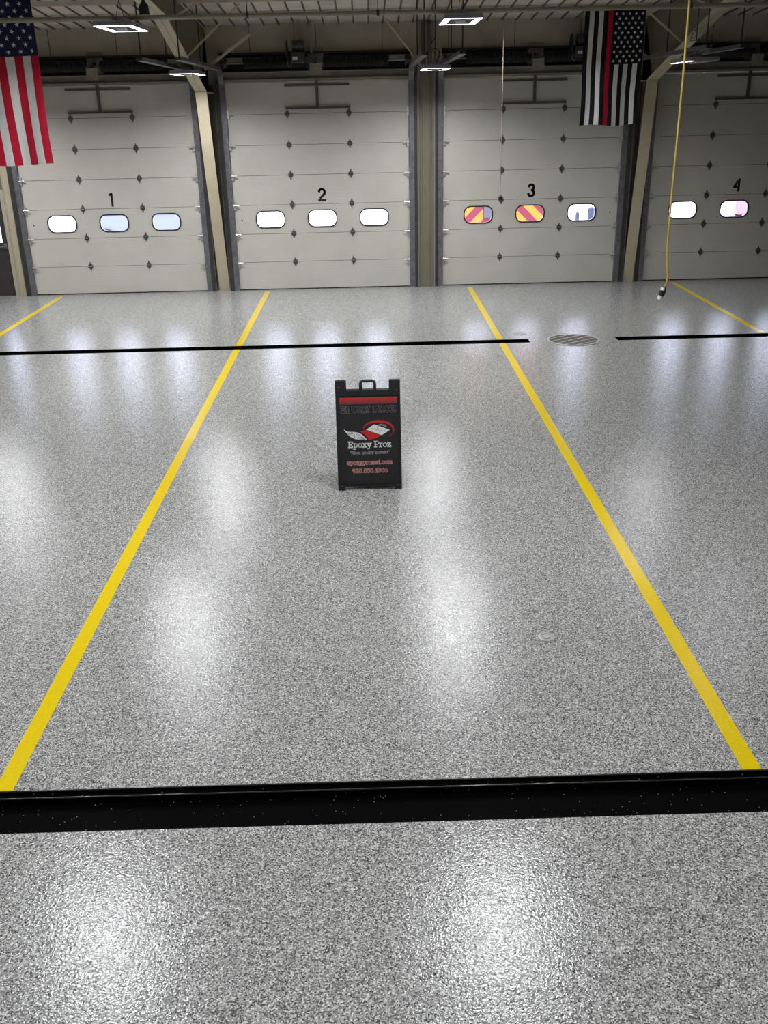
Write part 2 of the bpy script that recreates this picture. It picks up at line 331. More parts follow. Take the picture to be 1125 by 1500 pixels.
# ------------------------------------------------------------------ sectional doors
hm = None; zm = None
def mesh_only(mb, name, mats):
    me = bpy.data.meshes.new(name); me.from_pydata(mb.v, [], mb.f); me.materials.append(mats); me.update(); return me
h = MB()
dia = [(0, .105), (.018, .055), (.05, .03), (.05, -.03), (.018, -.055), (0, -.105), (-.018, -.055), (-.05, -.03), (-.05, .03), (-.018, .055)]
h.prism(dia, lambda a, b, d: (a, d, b), 0, -.012); h.tube([(-.045, -.02, 0), (.045, -.02, 0)], .014, 6)
hm = mesh_only(h, 'hinge', M['hinge'])
h = MB(); h.box(-.03, .03, -.012, 0, -.085, .085); h.box(-.045, .045, -.02, -.012, -.03, .03); h.tube([(-.1, -.03, 0), (.1, -.03, 0)], .012, 6)
zm = mesh_only(h, 'roller_hinge', M['zinc'])
YP = 21.905                       # front face of the panels
def stroke_quads(mb, pts, w, fn, n, mi=0):
    for (ax, ay), (bx, by) in zip(pts, pts[1:]):
        dx, dy = bx-ax, by-ay; l = math.hypot(dx, dy) or 1e-6; ex, ey = dx/l*w*.5, dy/l*w*.5; px, py = -ey, ex
        mb.add([fn(*q, n) for q in ((ax-ex*.8-px, ay-ey*.8-py), (bx+ex*.8-px, by+ey*.8-py), (bx+ex*.8+px, by+ey*.8+py), (ax-ex*.8+px, ay-ey*.8+py))], [(0,1,2,3)], mi)
def arc(cx, cy, rx, ry, a0, a1, n=9):
    return [(cx+rx*math.cos(math.radians(a0+(a1-a0)*i/n)), cy+ry*math.sin(math.radians(a0+(a1-a0)*i/n))) for i in range(n+1)]
STENCIL = {1: [[(-.035, .095), (.0, .105), (.0, -.115)]],
           2: [arc(0, .05, .055, .06, 165, 100, 4), arc(0, .05, .055, .06, 70, -50, 6)+[(-.03, -.06)], [(-.06, -.105), (.065, -.105)]],
           3: [arc(0, .05, .05, .055, 160, 105, 4), arc(0, .05, .05, .055, 75, -75, 6), arc(0, -.06, .055, .055, 70, -75, 6), arc(0, -.06, .055, .055, 255, 195, 4)],
           4: [[(.035, .11), (.035, -.105)], [(.005, .075), (-.055, -.03), (-.005, -.03)]]}
def door(i, cx):
    D = thing('door_%d' % i, (cx, YP, 0), kind='structure')
    D['label'] = 'off-white sectional overhead door stencilled with the number %d' % i
    x0, x1 = cx-DW, cx+DW
    wins = [cx-1.14, cx, cx+1.14]
    for s in range(7):
        z0, z1 = s*SEC+(.012 if s == 0 else .004), (s+1)*SEC-.004
        b = MB(); yf, yb = YP, YP+.05
        if s == 2:
            cells = [x0]+[(wins[0]+wins[1])/2, (wins[1]+wins[2])/2]+[x1]
            zc = (z0+z1)/2
            for k in range(3):
                ca, cb = cells[k], cells[k+1]; inner = rrect(wins[k], zc, .60, .33, .13, 5); corners = [(cb, z1), (ca, z1), (ca, z0), (cb, z0)]
                for yy, flip in ((yf, 0), (yb, 1)):
                    vs = [(q[0], yy, q[1]) for q in inner]+[(q[0], yy, q[1]) for q in corners]; fs = []; N = len(inner)
                    for c in range(4):
                        for j in range(5): fs.append((c*6+j, c*6+j+1, N+c))
                        fs.append((c*6+5, (c*6+6) % N, N+(c+1) % 4, N+c))
                    b.add(vs, [f if flip else f[::-1] for f in fs])
                N = len(inner)
                b.add([(q[0], yf, q[1]) for q in inner]+[(q[0], yb, q[1]) for q in inner], [(j, (j+1) % N, N+(j+1) % N, N+j) for j in range(N)])
            b.add([(x0,yf,z0),(x1,yf,z0),(x1,yb,z0),(x0,yb,z0),(x0,yf,z1),(x1,yf,z1),(x1,yb,z1),(x0,yb,z1)], [(0,3,2,1),(4,5,6,7),(1,2,6,5),(3,0,4,7)])
        else:
            b.box(x0, x1, yf, yb, z0, z1)
        P = b.build('section_panel', M['panel'], D)
        if s == 2:
            for wx in wins:
                o_, i_ = rrect(wx, zc, .645, .375, .15, 5), rrect(wx, zc, .595, .325, .128, 5); N = len(o_); f = MB()
                f.add([(q[0], yf-.002, q[1]) for q in o_]+[(q[0], yf-.014, q[1]) for q in o_]+[(q[0], yf-.014, q[1]) for q in i_]+[(q[0], yf+.03, q[1]) for q in i_],
                      [(r*N+j, r*N+(j+1) % N, (r+1)*N+(j+1) % N, (r+1)*N+j) for r in range(3) for j in range(N)])
                f.build('window_frame', M['rubber'], P)
                g = rrect(wx, zc, .61, .34, .13, 5)
                MB().add([(q[0], yf+.02, q[1]) for q in g], [tuple(range(len(g)))]).build('pane', M['glass'], P)
            if i < 3:
                MB().prism(arc(x0+.21, zc-.01, .016, .02, 0, 324, 9), lambda a, c, d: (a, d, c), yf-.006, yf).build('plug', M['hinge'], P)
            else:
                MB().prism(arc(x1-.21, zc-.01, .016, .02, 0, 324, 9), lambda a, c, d: (a, d, c), yf-.006, yf).build('plug', M['hinge'], P)
        if s == 3:
            nb = MB()
            for st in STENCIL[i]: stroke_quads(nb, [(q[0]*1.08, q[1]*1.08) for q in st], .05, lambda a, c, d: (cx+.01+a, YP-d, 2.015+c), .002)
            nb.build('stencil_number', M['stencil'], P)
        if s > 0:
            for hx in (cx-.645, cx+.655): place('hinge', hm, P, (hx, YP, s*SEC))
            for hx in (x0+.075, x1-.075): place('roller_hinge', zm, P, (hx, YP-.035, s*SEC))
            MB().box(x0, x1, YP+.012, YP+.045, s*SEC-.006, s*SEC+.006).build('joint_strip', M['joint'], P)
        if s == 0:
            MB().box(x0, x1, YP-.004, YP+.054, .0, .022).build('bottom_seal', M['rubber'], P)
        if s == 6:
            MB().box(cx-.68, cx+.68, YP-.05, YP, 3.745, 3.785).build('strut_bar', M['hinge'], P)
            MB().box(cx-.68, cx+.68, YP-.03, YP, 4.185, 4.225).build('strut_bar', M['hinge'], P)
            MB().box(cx-.03, cx+.03, YP-.045, YP, 3.785, 4.30).build('opener_arm', M['hinge'], P)
    return D
for i, cx in DOORS.items(): door(i, cx)

def track(xc, s, label):
    """s=-1: left edge of a door, s=+1: right edge"""
    t = thing('door_track', (xc, YP, 0), label, 'door track', 'overhead door tracks')
    R = .36; ybase = YP-.05; zt = 4.53
    path = [(ybase, 0.0), (ybase, zt-R)]+[(ybase-R+R*math.cos(math.radians(a)), zt-R+R*math.sin(math.radians(a))) for a in (15, 30, 45, 60, 75, 90)]+[(16.95, zt)]
    prof = [(-.055, .03), (.055, .03), (.055, -.03), (.045, -.03), (.045, .02), (-.045, .02), (-.045, -.03), (-.055, -.03)]
    b = MB(); k = len(prof)
    for j, (y, z) in enumerate(path):
        a = path[max(j-1, 0)]; c = path[min(j+1, len(path)-1)]; ty, tz = c[0]-a[0], c[1]-a[1]; l = math.hypot(ty, tz); ny, nz = tz/l, -ty/l
        for px, pn in prof: b.v.append((xc+px, y+ny*pn*-1, z+nz*pn*-1))
    for j in range(len(path)-1):
        for q in range(k): b.f.append((j*k+q, j*k+(q+1) % k, (j+1)*k+(q+1) % k, (j+1)*k+q)); b.m.append(0)
    b.build('track_rail', M['galv'], t)
    MB().box(xc+s*.105-.045, xc+s*.105+.045, YP-.085, YP-.08, 0, 4.3).build('jamb_angle', M['dark_steel'], t)
    MB().box(xc+s*.155-.006, xc+s*.155+.006, YP-.10, YW, 0, 4.3).build('jamb_lip', M['galv'], t)
    for z in (.06, 1.0, 2.1, 3.2): MB().box(xc+s*.04-.04, xc+s*.04+.04, YP-.078, YP-.074, z-.05, z+.05).build('bracket', M['galv'], t)
    # hangers from the roof
    for y in (17.1, 19.3):
        MB().box(xc-.011, xc+.011, y-.003, y+.003, zt, roof_z(y)-.02).build('hanger_strap', M['dark_steel'], t)
    return t
nm = {1: 'one', 2: 'two', 3: 'three', 4: 'four'}
for i, cx in DOORS.items():
    track(cx-DW+.0, -1, 'galvanised vertical track curving overhead at left edge of door %s' % nm[i])
    track(cx+DW-.0, 1, 'galvanised vertical track curving overhead at right edge of door %s' % nm[i])

def springs(i, cx):
    t = thing('spring_assembly', (cx, YP-.2, 4.5), 'black torsion springs on a shaft above door %s' % nm[i], 'door spring', 'torsion spring assemblies')
    y, z = YW-.26, 4.635
    MB().tube([(cx-2.0, y, z), (cx+2.0, y, z)], .02, 8).build('shaft', M['galv'], t)
    for a, b_ in ((cx-1.46, cx-.13), (cx+.16, cx+1.50)):
        nseg = 64; pts = []; rs = []
        for q in range(nseg+1): pts.append((a+(b_-a)*q/nseg, y, z)); rs.append(.112 if q % 2 else .098)
        MB().tube(pts, rs, 12).build('torsion_spring', M['spring'], t)
    MB().box(cx-1.96, cx-.17, YW-.02, YW, 4.49, 4.80).build('shadow_strip', M['spring'], t)  # near-black strips added as painted shadow on the wall behind the springs
    MB().box(cx+.17, cx+1.96, YW-.02, YW, 4.49, 4.80).build('shadow_strip', M['spring'], t)
    for a in (cx-1.9, cx+1.84):
        MB().tube([(a, y, z), (a+.02, y, z), (a+.03, y, z), (a+.09, y, z)], [.11, .11, .08, .08], 14).build('cable_drum', M['dark_steel'], t)
    MB().box(cx-.16, cx+.16, YW-.05, YW, 4.42, 4.92).build('mounting_pad', M['pad'], t)
    MB().box(cx-.045, cx+.03, y-.10, YW-.05, 4.56, 4.71).build('centre_bearing', M['dark_steel'], t)
    MB().box(cx-.11, cx+.13, y-.13, y-.115, 4.38, 4.60).build('face_plate', M['pad'], t)
    for sx in (-1, 1):
        MB().box(cx+sx*1.99-.02, cx+sx*1.99+.02, y-.08, YW, 4.5, 4.82).build('end_bearing_plate', M['header'], t)
    MB().box(cx-2.0, cx+2.0, YW-.09, YW, 4.80, 4.84).build('back_angle', M['dark_steel'], t)
    MB().box(cx-2.0, cx-1.5, YW-.2, YW-.14, 4.66, 4.74).build('stub_angle', M['header'], t)
    MB().box(cx+1.52, cx+2.0, YW-.2, YW-.14, 4.66, 4.74).build('stub_angle', M['header'], t)
    return t
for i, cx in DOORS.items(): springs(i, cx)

def operator(x, label):
    y = 21.42
    t = thing('door_operator', (x, y, 4.6), label, 'door motor', 'door operators')
    MB().box(x-.14, x+.14, y-.14, y+.16, 4.60, 4.80).build('gear_housing', M['dark_steel'], t, bevel=.015)
    MB().tube([(x-.10, y, 4.92), (x+.13, y, 4.92)], [.105, .105], 14).build('motor', M['dark_steel'], t)
    for k in range(4): MB().tube([(x-.07+k*.05, y, 4.92), (x-.06+k*.05, y, 4.92)], [.115, .115], 14).build('cooling_fin', M['hinge'], t)
    MB().tube([(x-.22, y-.02, 4.84), (x-.20, y-.02, 4.84)], [.19, .19], 18).build('chain_wheel', M['spring'], t)
    MB().box(x-.10, x+.0, y-.143, y-.14, 4.655, 4.715).build('rating_label', M['label'], t)
    MB().tube([(x-.19, y-.1, 4.66), (x-.21, y-.14, 4.58), (x-.17, y-.15, 4.53), (x-.13, y-.14, 4.57), (x-.14, y-.1, 4.64)], .009, 6).build('cable_loop', M['galv'], t)
    MB().box(x+.14, x+.34, y-.02, y+.05, 4.6, 4.72).build('drive_arm', M['dark_steel'], t)
    MB().box(x-.1, x+.1, y+.16, YW-.04, 4.74, 4.79).build('shelf_bracket', M['dark_steel'], t)
    for dx in (-.06, .03, .27): MB().tube([(x+dx, y+.1, 4.80), (x+dx, y+.1, roof_z(y+.1)-.01)], .018, 6).build('conduit', M['pipe'], t)
operator(-1.32, 'dark door motor with white rating label above door two')
operator(4.42, 'dark door motor half hidden behind the black striped flag')

# man door at far left
d5 = thing('door_5', (-8.43, YW-.03, 0), kind='structure'); d5['label'] = 'dark brown personnel door at the left edge of the frame'
leaf = MB()
xa, xb = -8.90, -7.955
for q in ((xa, xb, -.01, 1.16), (xa, xb, 1.80, 2.2), (xa, -8.26, 1.16, 1.80), (-8.075, xb, 1.16, 1.80)): leaf.box(q[0], q[1], YW-.03, YW+.02, q[2], q[3])
L = leaf.build('door_leaf', M['brown_door'], d5)
MB().box(-8.26, -8.075, YW-.01, YW-.004, 1.16, 1.80).build('pane', M['glass'], L)
MB().box(-8.055, -7.985, YW-.045, YW-.03, 1.03, 1.14).build('lock_plate', M['galv'], L)
MB().tube([(-8.02, YW-.03, 1.08), (-8.02, YW-.085, 1.08), (-8.10, YW-.085, 1.075), (-8.13, YW-.085, 1.07)], .014, 8).build('lever_handle', M['galv'], L)
fr = MB().box(-7.955, -7.875, YW-.07, YW+.06, 0, 2.27).box(-8.98, -8.90, YW-.07, YW+.06, 0, 2.27).box(-8.90, -7.955, YW-.07, YW+.06, 2.2, 2.27)
fr.build('door_frame', M['door_frame'], d5)

# ------------------------------------------------------------------ floor markings and covers
def lane(x, label):
    b = MB(); w = .057
    for ya, yb in ((TY1+.004, FY0-.003), (FY1+.003, 21.62)):
        b.box(x-w, x+w, ya, yb, .0005, .003)
    tag(b.build('lane_line', M['yellow'], None, org=(x, 12, 0)), label, 'floor line', 'yellow lane lines')
lane(-2.273, 'yellow painted lane line just left of the sandwich board, ending at door two')
lane(2.237, 'yellow painted lane line just right of the sandwich board, ending at door three')
lane(-6.87, 'short yellow lane line at far left in front of door one')
lane(6.80, 'faded yellow lane line at far right in front of door four')
t = thing('manhole_cover', (3.475, 16.185, 0), 'round brown metal manhole cover between the two far trench drains', 'manhole cover')
MB().prism(arc(3.475, 16.185, .405, .405, 0, 352.5, 47), lambda a, b, d: (a, b, d), .001, .006).build('plate', M['manhole'], t)
rim = MB(); N = 48
ro, ri = arc(3.475, 16.185, .45, .45, 0, 352.5, 47), arc(3.475, 16.185, .41, .41, 0, 352.5, 47)
rim.add([(a, b, .001) for a, b in ro]+[(a, b, .010) for a, b in ro]+[(a, b, .010) for a, b in ri]+[(a, b, .001) for a, b in ri], [(r*N+j, r*N+(j+1) % N, (r+1)*N+(j+1) % N, (r+1)*N+j) for r in range(3) for j in range(N)])
rim.build('rim', M['cap'], t)
for k in range(-2, 3):
    off = k*.155; hl = math.sqrt(max(.0, .395**2-off**2)); c, s = math.cos(.62), math.sin(.62)
    MB().bar((3.475-s*off-c*hl, 16.185+c*off-s*hl, .0075), (3.475-s*off+c*hl, 16.185+c*off+s*hl, .0075), .022, .005).build('raised_bar', M['cap'], t)
def cleanout(x, y, r, label):
    t = thing('cleanout_cap', (x, y, 0), label, 'floor cap')
    rr = [(r*1.12, .0005), (r*1.08, .005), (r*.95, .006), (r*.92, .002)]; b = MB(); N = 28
    for q, z in rr: b.v += [(x+q*math.cos(2*math.pi*j/N), y+q*math.sin(2*math.pi*j/N), z) for j in range(N)]
    for k in range(3):
        for j in range(N): b.f.append((k*N+j, k*N+(j+1) % N, (k+1)*N+(j+1) % N, (k+1)*N+j)); b.m.append(0)
    b.build('ring', M['floor'], t)
    b = MB(); rr = [(r*.90, .002), (r*.86, .010), (r*.62, .012), (r*.58, .006), (r*.40, .006), (r*.36, .013), (.001, .013)]
    for q, z in rr: b.v += [(x+q*math.cos(2*math.pi*j/N), y+q*math.sin(2*math.pi*j/N), z) for j in range(N)]
    for k in range(len(rr)-1):
        for j in range(N): b.f.append((k*N+j, k*N+(j+1) % N, (k+1)*N+(j+1) % N, (k+1)*N+j)); b.m.append(0)
    b.build('lid', M['cap'], t)
cleanout(1.275, 6.29, .075, 'small coated round cleanout cap on the floor right of the sandwich board')
cleanout(2.65, 16.77, .11, 'small flat round cap on the floor behind the left far trench end')

# ------------------------------------------------------------------ overhead pipe, cords
t = thing('gas_pipe', (0, 15.0, 4.955), 'long tan horizontal pipe running across under the roof', 'pipe')
MB().tube([(XL, 15.0, 4.955), (XR, 15.0, 4.955)], .033, 10).build('pipe_run', M['pipe'], t)
for x in (-9.5, -6.4, -1.6, .22, 4.6, 7.8):
    MB().tube([(x, 15, 4.955), (x, 15, roof_z(15)-.01)], .007, 6).build('hanger_rod', M['dark_steel'], t)
    MB().tube([(x-.02, 15, 4.955), (x+.02, 15, 4.955)], .041, 10).build('pipe_clamp', M['dark_steel'], t)
t = thing('power_cord', (2.9, 9.5, 1.96), 'yellow power cord hanging from the roof in front of door four', 'power cord')
zt = roof_z(9.5)
MB().tube([(2.90, 9.5, zt), (2.899, 9.5, 4.55), (2.905, 9.5, 3.89), (2.900, 9.5, 2.82), (2.903, 9.5, 2.40), (2.918, 9.5, 2.26), (2.936, 9.5, 2.15), (2.930, 9.5, 2.09), (2.905, 9.5, 2.02)], .0105, 8).build('cable', M['cord'], t, smooth=True)
MB().tube([(2.912, 9.5, 2.045), (2.904, 9.5, 2.02), (2.892, 9.5, 1.985), (2.884, 9.5, 1.962)], [.018, .03, .03, .03], 12).build('connector', M['rubber'], t)
MB().tube([(2.888, 9.47, 2.045), (2.882, 9.465, 2.018)], [.018, .02], 10).build('tag_disc', M['white_plastic'], t)
MB().tube([(2.882, 9.5, 1.960), (2.870, 9.5, 1.925)], [.024, .022], 10).build('socket_face', M['white_plastic'], t)
t = thing('pull_rope', (1.985, 15, 2.45), 'thin pale pull rope hanging from the pipe before door three', 'rope')
MB().tube([(1.982, 14.966, 4.98), (1.987, 14.958, 3.5), (1.99, 14.958, 2.47)], .004, 6).build('rope_line', M['rope'], t)
MB().tube([(1.99, 14.958, 2.485), (1.99, 14.958, 2.47), (1.99, 14.958, 2.43), (1.99, 14.958, 2.42)], [.012, .026, .028, .012], 10).build('rope_knob', M['rubber'], t)
t = thing('hanging_plug', (-2.42, 12, 4.73), 'black plug on a cable hanging at the top beside the left lamp', 'plug')
MB().tube([(-2.42, 12, roof_z(12)), (-2.42, 12, 4.88)], .012, 8).build('cable', M['rubber'], t)
MB().tube([(-2.42, 12, 4.90), (-2.42, 12, 4.87), (-2.42, 12, 4.83), (-2.42, 12, 4.79), (-2.42, 12, 4.735)], [.012, .022, .05, .056, .058], 12).build('plug_body', M['rubber'], t)

# ------------------------------------------------------------------ LED high-bay lamps
def lamp(x, y, label, lit=(1, 1, 1, 1), zz=None, top=None, pw=.38):
    z = roof_z(y)-1.21 if zz is None else zz
    ztop = min(top if top else 99, roof_z(y)-.005)
    t = thing('high_bay_lamp', (x, y, z), label, 'ceiling lamp', 'LED high bay lamps')
    w, l = .25, .52
    H = MB().box(x-w, x+w, y-l, y+l, z+.045, z+.075); H.build('housing', M['lamp_body'], t, bevel=.006)
    MB().box(x-.07, x+.07, y-.2, y+.2, z+.075, z+.14).build('driver_box', M['lamp_body'], t, bevel=.006)
    for k, (a, b, c, d) in enumerate(((x-w, x-w+.085, y-l, y+l), (x+w-.085, x+w, y-l, y+l), (x-w+.095, x+w-.095, y+l-.07, y+l), (x-w+.095, x+w-.095, y-l, y-l+.07))):
        MB().box(a-.008, b+.008, c-.008, d+.008, z+.014, z+.044).build('strip_tray', M['lamp_body'], t)
        q = MB().add([(a, c, z+.013), (b, c, z+.013), (b, d, z+.013), (a, d, z+.013)], [(3, 2, 1, 0)]); q.build('led_strip', M['led'] if lit[k] else M['led_off'], t)
    la = bpy.data.lights.new('lamp_light', 'AREA'); la.shape = 'RECTANGLE'; la.size = .5 if sum(lit) > 1 else .12; la.size_y = 1.04
    la.energy = LAMP_W*(1 if sum(lit) > 1 else pw); la.spread = math.radians(LAMP_SPREAD); la.color = (.96, .97, 1.0)
    lo = bpy.data.objects.new('lamp_light', la); COL.objects.link(lo); lo.parent = t; lo.location = (0 if sum(lit) > 1 else -.19, 0, -.012)
    MB().box(x-.06, x+.06, y-.06, y+.06, z-.005, z+.045).build('sensor_box', M['white_plastic'], t)
    for s in (-1, 1): MB().bar((x-s*.13, y-.35, z+.03), (x+s*.13, y+.35, z+.03), .03, .02).build('cross_bar', M['lamp_body'], t)
    zz = min(z+.36, ztop-.02)
    for s in (-1, 1): MB().tube([(x, y+s*.32, z+.075), (x, y, zz)], .005, 6).build('hanger_wire', M['dark_steel'], t)
    MB().tube([(x, y, zz), (x+.0, y, ztop)], .009, 6).build('hanger_chain', M['dark_steel'], t)
    if ztop-z > .65: MB().tube([(x+.02, y, z+.14), (x+.10, y, z+.30), (x+.02, y, z+.36), (x-.10, y, z+.34), (x-.08, y, z+.44), (x+.01, y, z+.56)], .008, 6).build('lamp_cord', M['rubber'], t)
C1, C2, C3, C0 = -3.25, 1.325, 6.1, -7.85
lamp(C1, 19.5, 'lit lamp before the cream column between doors one and two', top=4.10+(20.87-19.5)*.292)
lamp(C2, 19.5, 'lit lamp before the ribbed pier between doors two and three')
lamp(5.67, 18.0, 'half lit lamp beside the yellow cord before door four', (1, 0, 0, 0), 4.33)
lamp(C1, 14.5, 'lit lamp under the pipe at upper left near the striped flag', top=5.40)
lamp(C2, 14.5, 'lit lamp under the pipe at top right of centre')
lamp(C1, 8.4, 'lit lamp above the left foreground floor', top=5.90)
lamp(C2, 8.4, 'lit lamp above the right foreground floor')
lamp(6.12, 14.5, 'partly lit lamp at far right in the middle row', (1, 0, 0, 0), pw=.14)
lamp(6.12, 8.4, 'partly lit lamp at far right in the row near the viewer', (1, 0, 0, 0), pw=.25)
lamp(C0, 19.5, 'lit lamp at far left in the row nearest the doors')
lamp(C0, 14.5, 'lit lamp at far left in the middle row')
lamp(C0, 8.4, 'lit lamp at far left in the row near the viewer')
lamp(C1, 2.6, 'lit lamp overhead left of the viewer', top=6.38)
lamp(C2, 2.6, 'lit lamp overhead right of the viewer')

# ------------------------------------------------------------------ flags
def star_poly(cx, cz, r, rot=90):
    return [(cx+(r if k % 2 == 0 else r*.4)*math.cos(math.radians(rot+36*k)), cz+(r if k % 2 == 0 else r*.4)*math.sin(math.radians(rot+36*k))) for k in range(10)]
def flag(x0, x1, zb, zt, y, cols, canton, cfrac, label, name, sway, star_r, taper=0.):
    W_, H_ = x1-x0, zt-zb
    t = thing(name, ((x0+x1)/2, y, zb), label, 'flag')
    def pos(u, v, n=0.):
        fall = 1-v
        yy = y+sway*(.6+fall)*(math.sin(u*9+1.3*fall)+.35*math.sin(u*21+4*fall+1))
        xx = x0+W_*(u*(1-taper*fall))+.012*math.sin(v*7+u*3)*fall
        zz = zb+H_*v+.012*math.sin(u*8)*fall
        return (xx, yy-n, zz)
    nv = 30
    mats = [M['red_cloth'], M['white_cloth'], M[canton], M['black_cloth']]
    def strip(u0, u1, v0, v1, mt, nme, par, n=0., nu=3):
        b = MB(); nn = max(2, int(nv*(v1-v0)))
        for side, off in ((0, .0015), (1, -.0015)):
            base = len(b.v)
            for j in range(nn+1):
                for i in range(nu+1): b.v.append(pos(u0+(u1-u0)*i/nu, v0+(v1-v0)*j/nn, n+off))
            for j in range(nn):
                for i in range(nu):
                    q = (base+j*(nu+1)+i, base+j*(nu+1)+i+1, base+(j+1)*(nu+1)+i+1, base+(j+1)*(nu+1)+i); b.f.append(q if side == 0 else q[::-1]); b.m.append(0)
        return b.build(nme, mt, par, smooth=True)
    for k, c in enumerate(cols):
        v1 = 1-cfrac if k >= 6 else 1.0
        strip(k/13, (k+1)/13, 0, v1, M[c], 'stripe', t)
    cn = strip(6/13, 1, 1-cfrac, 1, M[canton], 'canton', t, nu=14)
    b = MB()
    for rrow in range(11):
        for q in range(5 if rrow % 2 == 0 else 4):
            u = 6/13+(7/13)*((q+.5)/5 if rrow % 2 == 0 else (q+1)/5); v = 1-cfrac*(rrow+.8)/11.5
            pl = star_poly(0, 0, star_r, 90+random.uniform(-20, 20))
            for off in (.004, -.004):
                b.add([pos(u, v, off)]+[pos(u+px/W_, v+pz/H_, off) for px, pz in pl], [(0, k+1, (k+1) % 10+1) for k in range(10)])
    so = b.build('stars', M['star'], cn); so['kind'] = 'stuff'
    MB().tube([(x0, y, zt), (x1, y, zt)], .008, 6).build('header_rope', M['rope'], t)
    return t
usc = ['red_cloth' if k % 2 == 0 else 'white_cloth' for k in range(13)]
blc = ['black_cloth', 'white_cloth', 'black_cloth', 'white_cloth', 'black_cloth', 'red_cloth', 'black_cloth', 'white_cloth', 'black_cloth', 'white_cloth', 'black_cloth', 'white_cloth', 'black_cloth']
f1 = flag(-6.16, -4.625, 3.06, 5.50, 15.16, usc, 'navy_cloth', .405, 'large red and white striped flag with navy starred canton hanging vertically', 'striped_flag', .02, .036)
for x in (-6.1, -4.7): MB().tube([(x, 15.16, 5.5), (x, 15.16, roof_z(15.16)-.01)], .005, 6).build('hanging_cord', M['rope'], f1)
f2 = flag(3.14, 4.0, 3.43, 4.93, 15.06, blc, 'black_cloth', .46, 'black and white striped flag with one red stripe hanging from the pipe', 'striped_flag', .012, .026, .02)
for x in (3.18, 3.55, 3.95): MB().tube([(x, 15.06, 4.93), (x, 15.03, 4.985)], .005, 6).build('hanging_cord', M['rope'], f2)

# ------------------------------------------------------------------ sandwich board
GL = {}
def g(ch, adv, *st): GL[ch] = (adv, st)
XH = .68
g('E', .86, [(.02, 0), (.72, 0), (.72, .22)], [(.17, 0), (.17, 1)], [(.02, 1), (.70, 1), (.70, .78)], [(.17, .51), (.5, .51)], [(.5, .40), (.5, .62)])
g('P', .84, [(0, 0), (.40, 0)], [(.17, 0), (.17, 1)], [(0, 1), (.45, 1)]+arc(.45, .73, .27, .27, 90, -90)+[(.17, .46)])
g('O', .98, arc(.46, .5, .40, .5, 0, 360, 20))
g('X', .96, [(.08, 0), (.80, 1)], [(.08, 1), (.80, 0)], [(0, 0), (.28, 0)], [(.60, 0), (.90, 0)], [(0, 1), (.28, 1)], [(.60, 1), (.90, 1)])
g('Y', .92, [(.06, 1), (.43, .45), (.80, 1)], [(.43, .45), (.43, 0)], [(.24, 0), (.62, 0)], [(-.02, 1), (.24, 1)], [(.62, 1), (.88, 1)])
g('R', .92, [(0, 0), (.38, 0)], [(.17, 0), (.17, 1)], [(0, 1), (.42, 1)]+arc(.42, .75, .26, .25, 90, -90)+[(.17, .5)], [(.42, .5), (.72, 0), (.88, 0)])
g('Z', .84, [(.06, .78), (.06, 1), (.70, 1), (.06, 0), (.74, 0), (.74, .24)])
g('W', 1.3, [(.08, 1), (.32, 0), (.58, .9), (.84, 0), (1.1, 1)], [(-.04, 1), (.24, 1)], [(.95, 1), (1.22, 1)])
g('e', .70, [(.08, .36), (.58, .36)]+arc(.33, .34, .26, .34, 5, 320, 14))
g('p', .80, [(.0, XH), (.17, XH), (.17, -.3)], [(0, -.3), (.36, -.3)], arc(.40, .34, .27, .34, 0, 360, 16))
g('q', .80, [(.74, XH), (.62, XH), (.62, -.3)], [(.44, -.3), (.78, -.3)], arc(.36, .34, .27, .34, 0, 360, 16))
g('o', .74, arc(.35, .34, .28, .34, 0, 360, 16))
g('x', .74, [(.07, 0), (.61, XH)], [(.07, XH), (.61, 0)], [(0, 0), (.22, 0)], [(.46, 0), (.70, 0)], [(0, XH), (.22, XH)], [(.46, XH), (.68, XH)])
g('y', .74, [(.07, XH), (.36, .02)], [(.63, XH), (.28, -.3), (.04, -.3)], [(-.02, XH), (.22, XH)], [(.48, XH), (.72, XH)])
g('r', .60, [(0, 0), (.36, 0)], [(.16, 0), (.16, XH), (0, XH)], [(.16, .42)]+arc(.40, .42, .22, .25, 160, 60, 5))
g('z', .66, [(.05, .50), (.05, XH), (.52, XH), (.05, 0), (.56, 0), (.56, .18)])
g('h', .82, [(0, 1), (.15, 1), (.15, 0)], [(0, 0), (.30, 0)], arc(.38, .42, .23, .26, 180, 0, 8)+[(.61, 0)], [(.47, 0), (.76, 0)])
g('n', .82, [(0, XH), (.15, XH), (.15, 0)], [(0, 0), (.30, 0)], arc(.38, .42, .23, .26, 180, 0, 8)+[(.61, 0)], [(.47, 0), (.76, 0)])
g('u', .82, [(0, XH), (.15, XH)]+arc(.38, .26, .23, .26, 180, 360, 8)+[(.61, XH)], [(.48, XH), (.61, XH), (.61, 0), (.76, 0)])
g('a', .74, arc(.32, .48, .22, .20, 150, 0, 6)+[(.54, 0), (.68, 0)], arc(.30, .20, .23, .20, 0, 360, 12))
g('l', .38, [(0, 1), (.16, 1), (.16, 0)], [(0, 0), (.32, 0)])
g('i', .38, [(0, XH), (.16, XH), (.16, 0)], [(0, 0), (.32, 0)], [(.15, .93), (.17, .95)])
g('t', .52, [(.18, .95), (.18, .12)]+arc(.32, .14, .14, .14, 180, 330, 5), [(0, XH), (.42, XH)])
g('m', 1.18, [(0, XH), (.14, XH), (.14, 0)], [(0, 0), (.27, 0)], arc(.34, .44, .20, .24, 180, 0, 7)+[(.54, 0)], arc(.75, .44, .20, .24, 180, 0, 7)+[(.95, 0)], [(.43, 0), (.66, 0)], [(.84, 0), (1.1, 0)])
g('s', .62, arc(.29, .51, .21, .17, 40, 250, 8)+arc(.29, .17, .22, .17, 80, -140, 8))
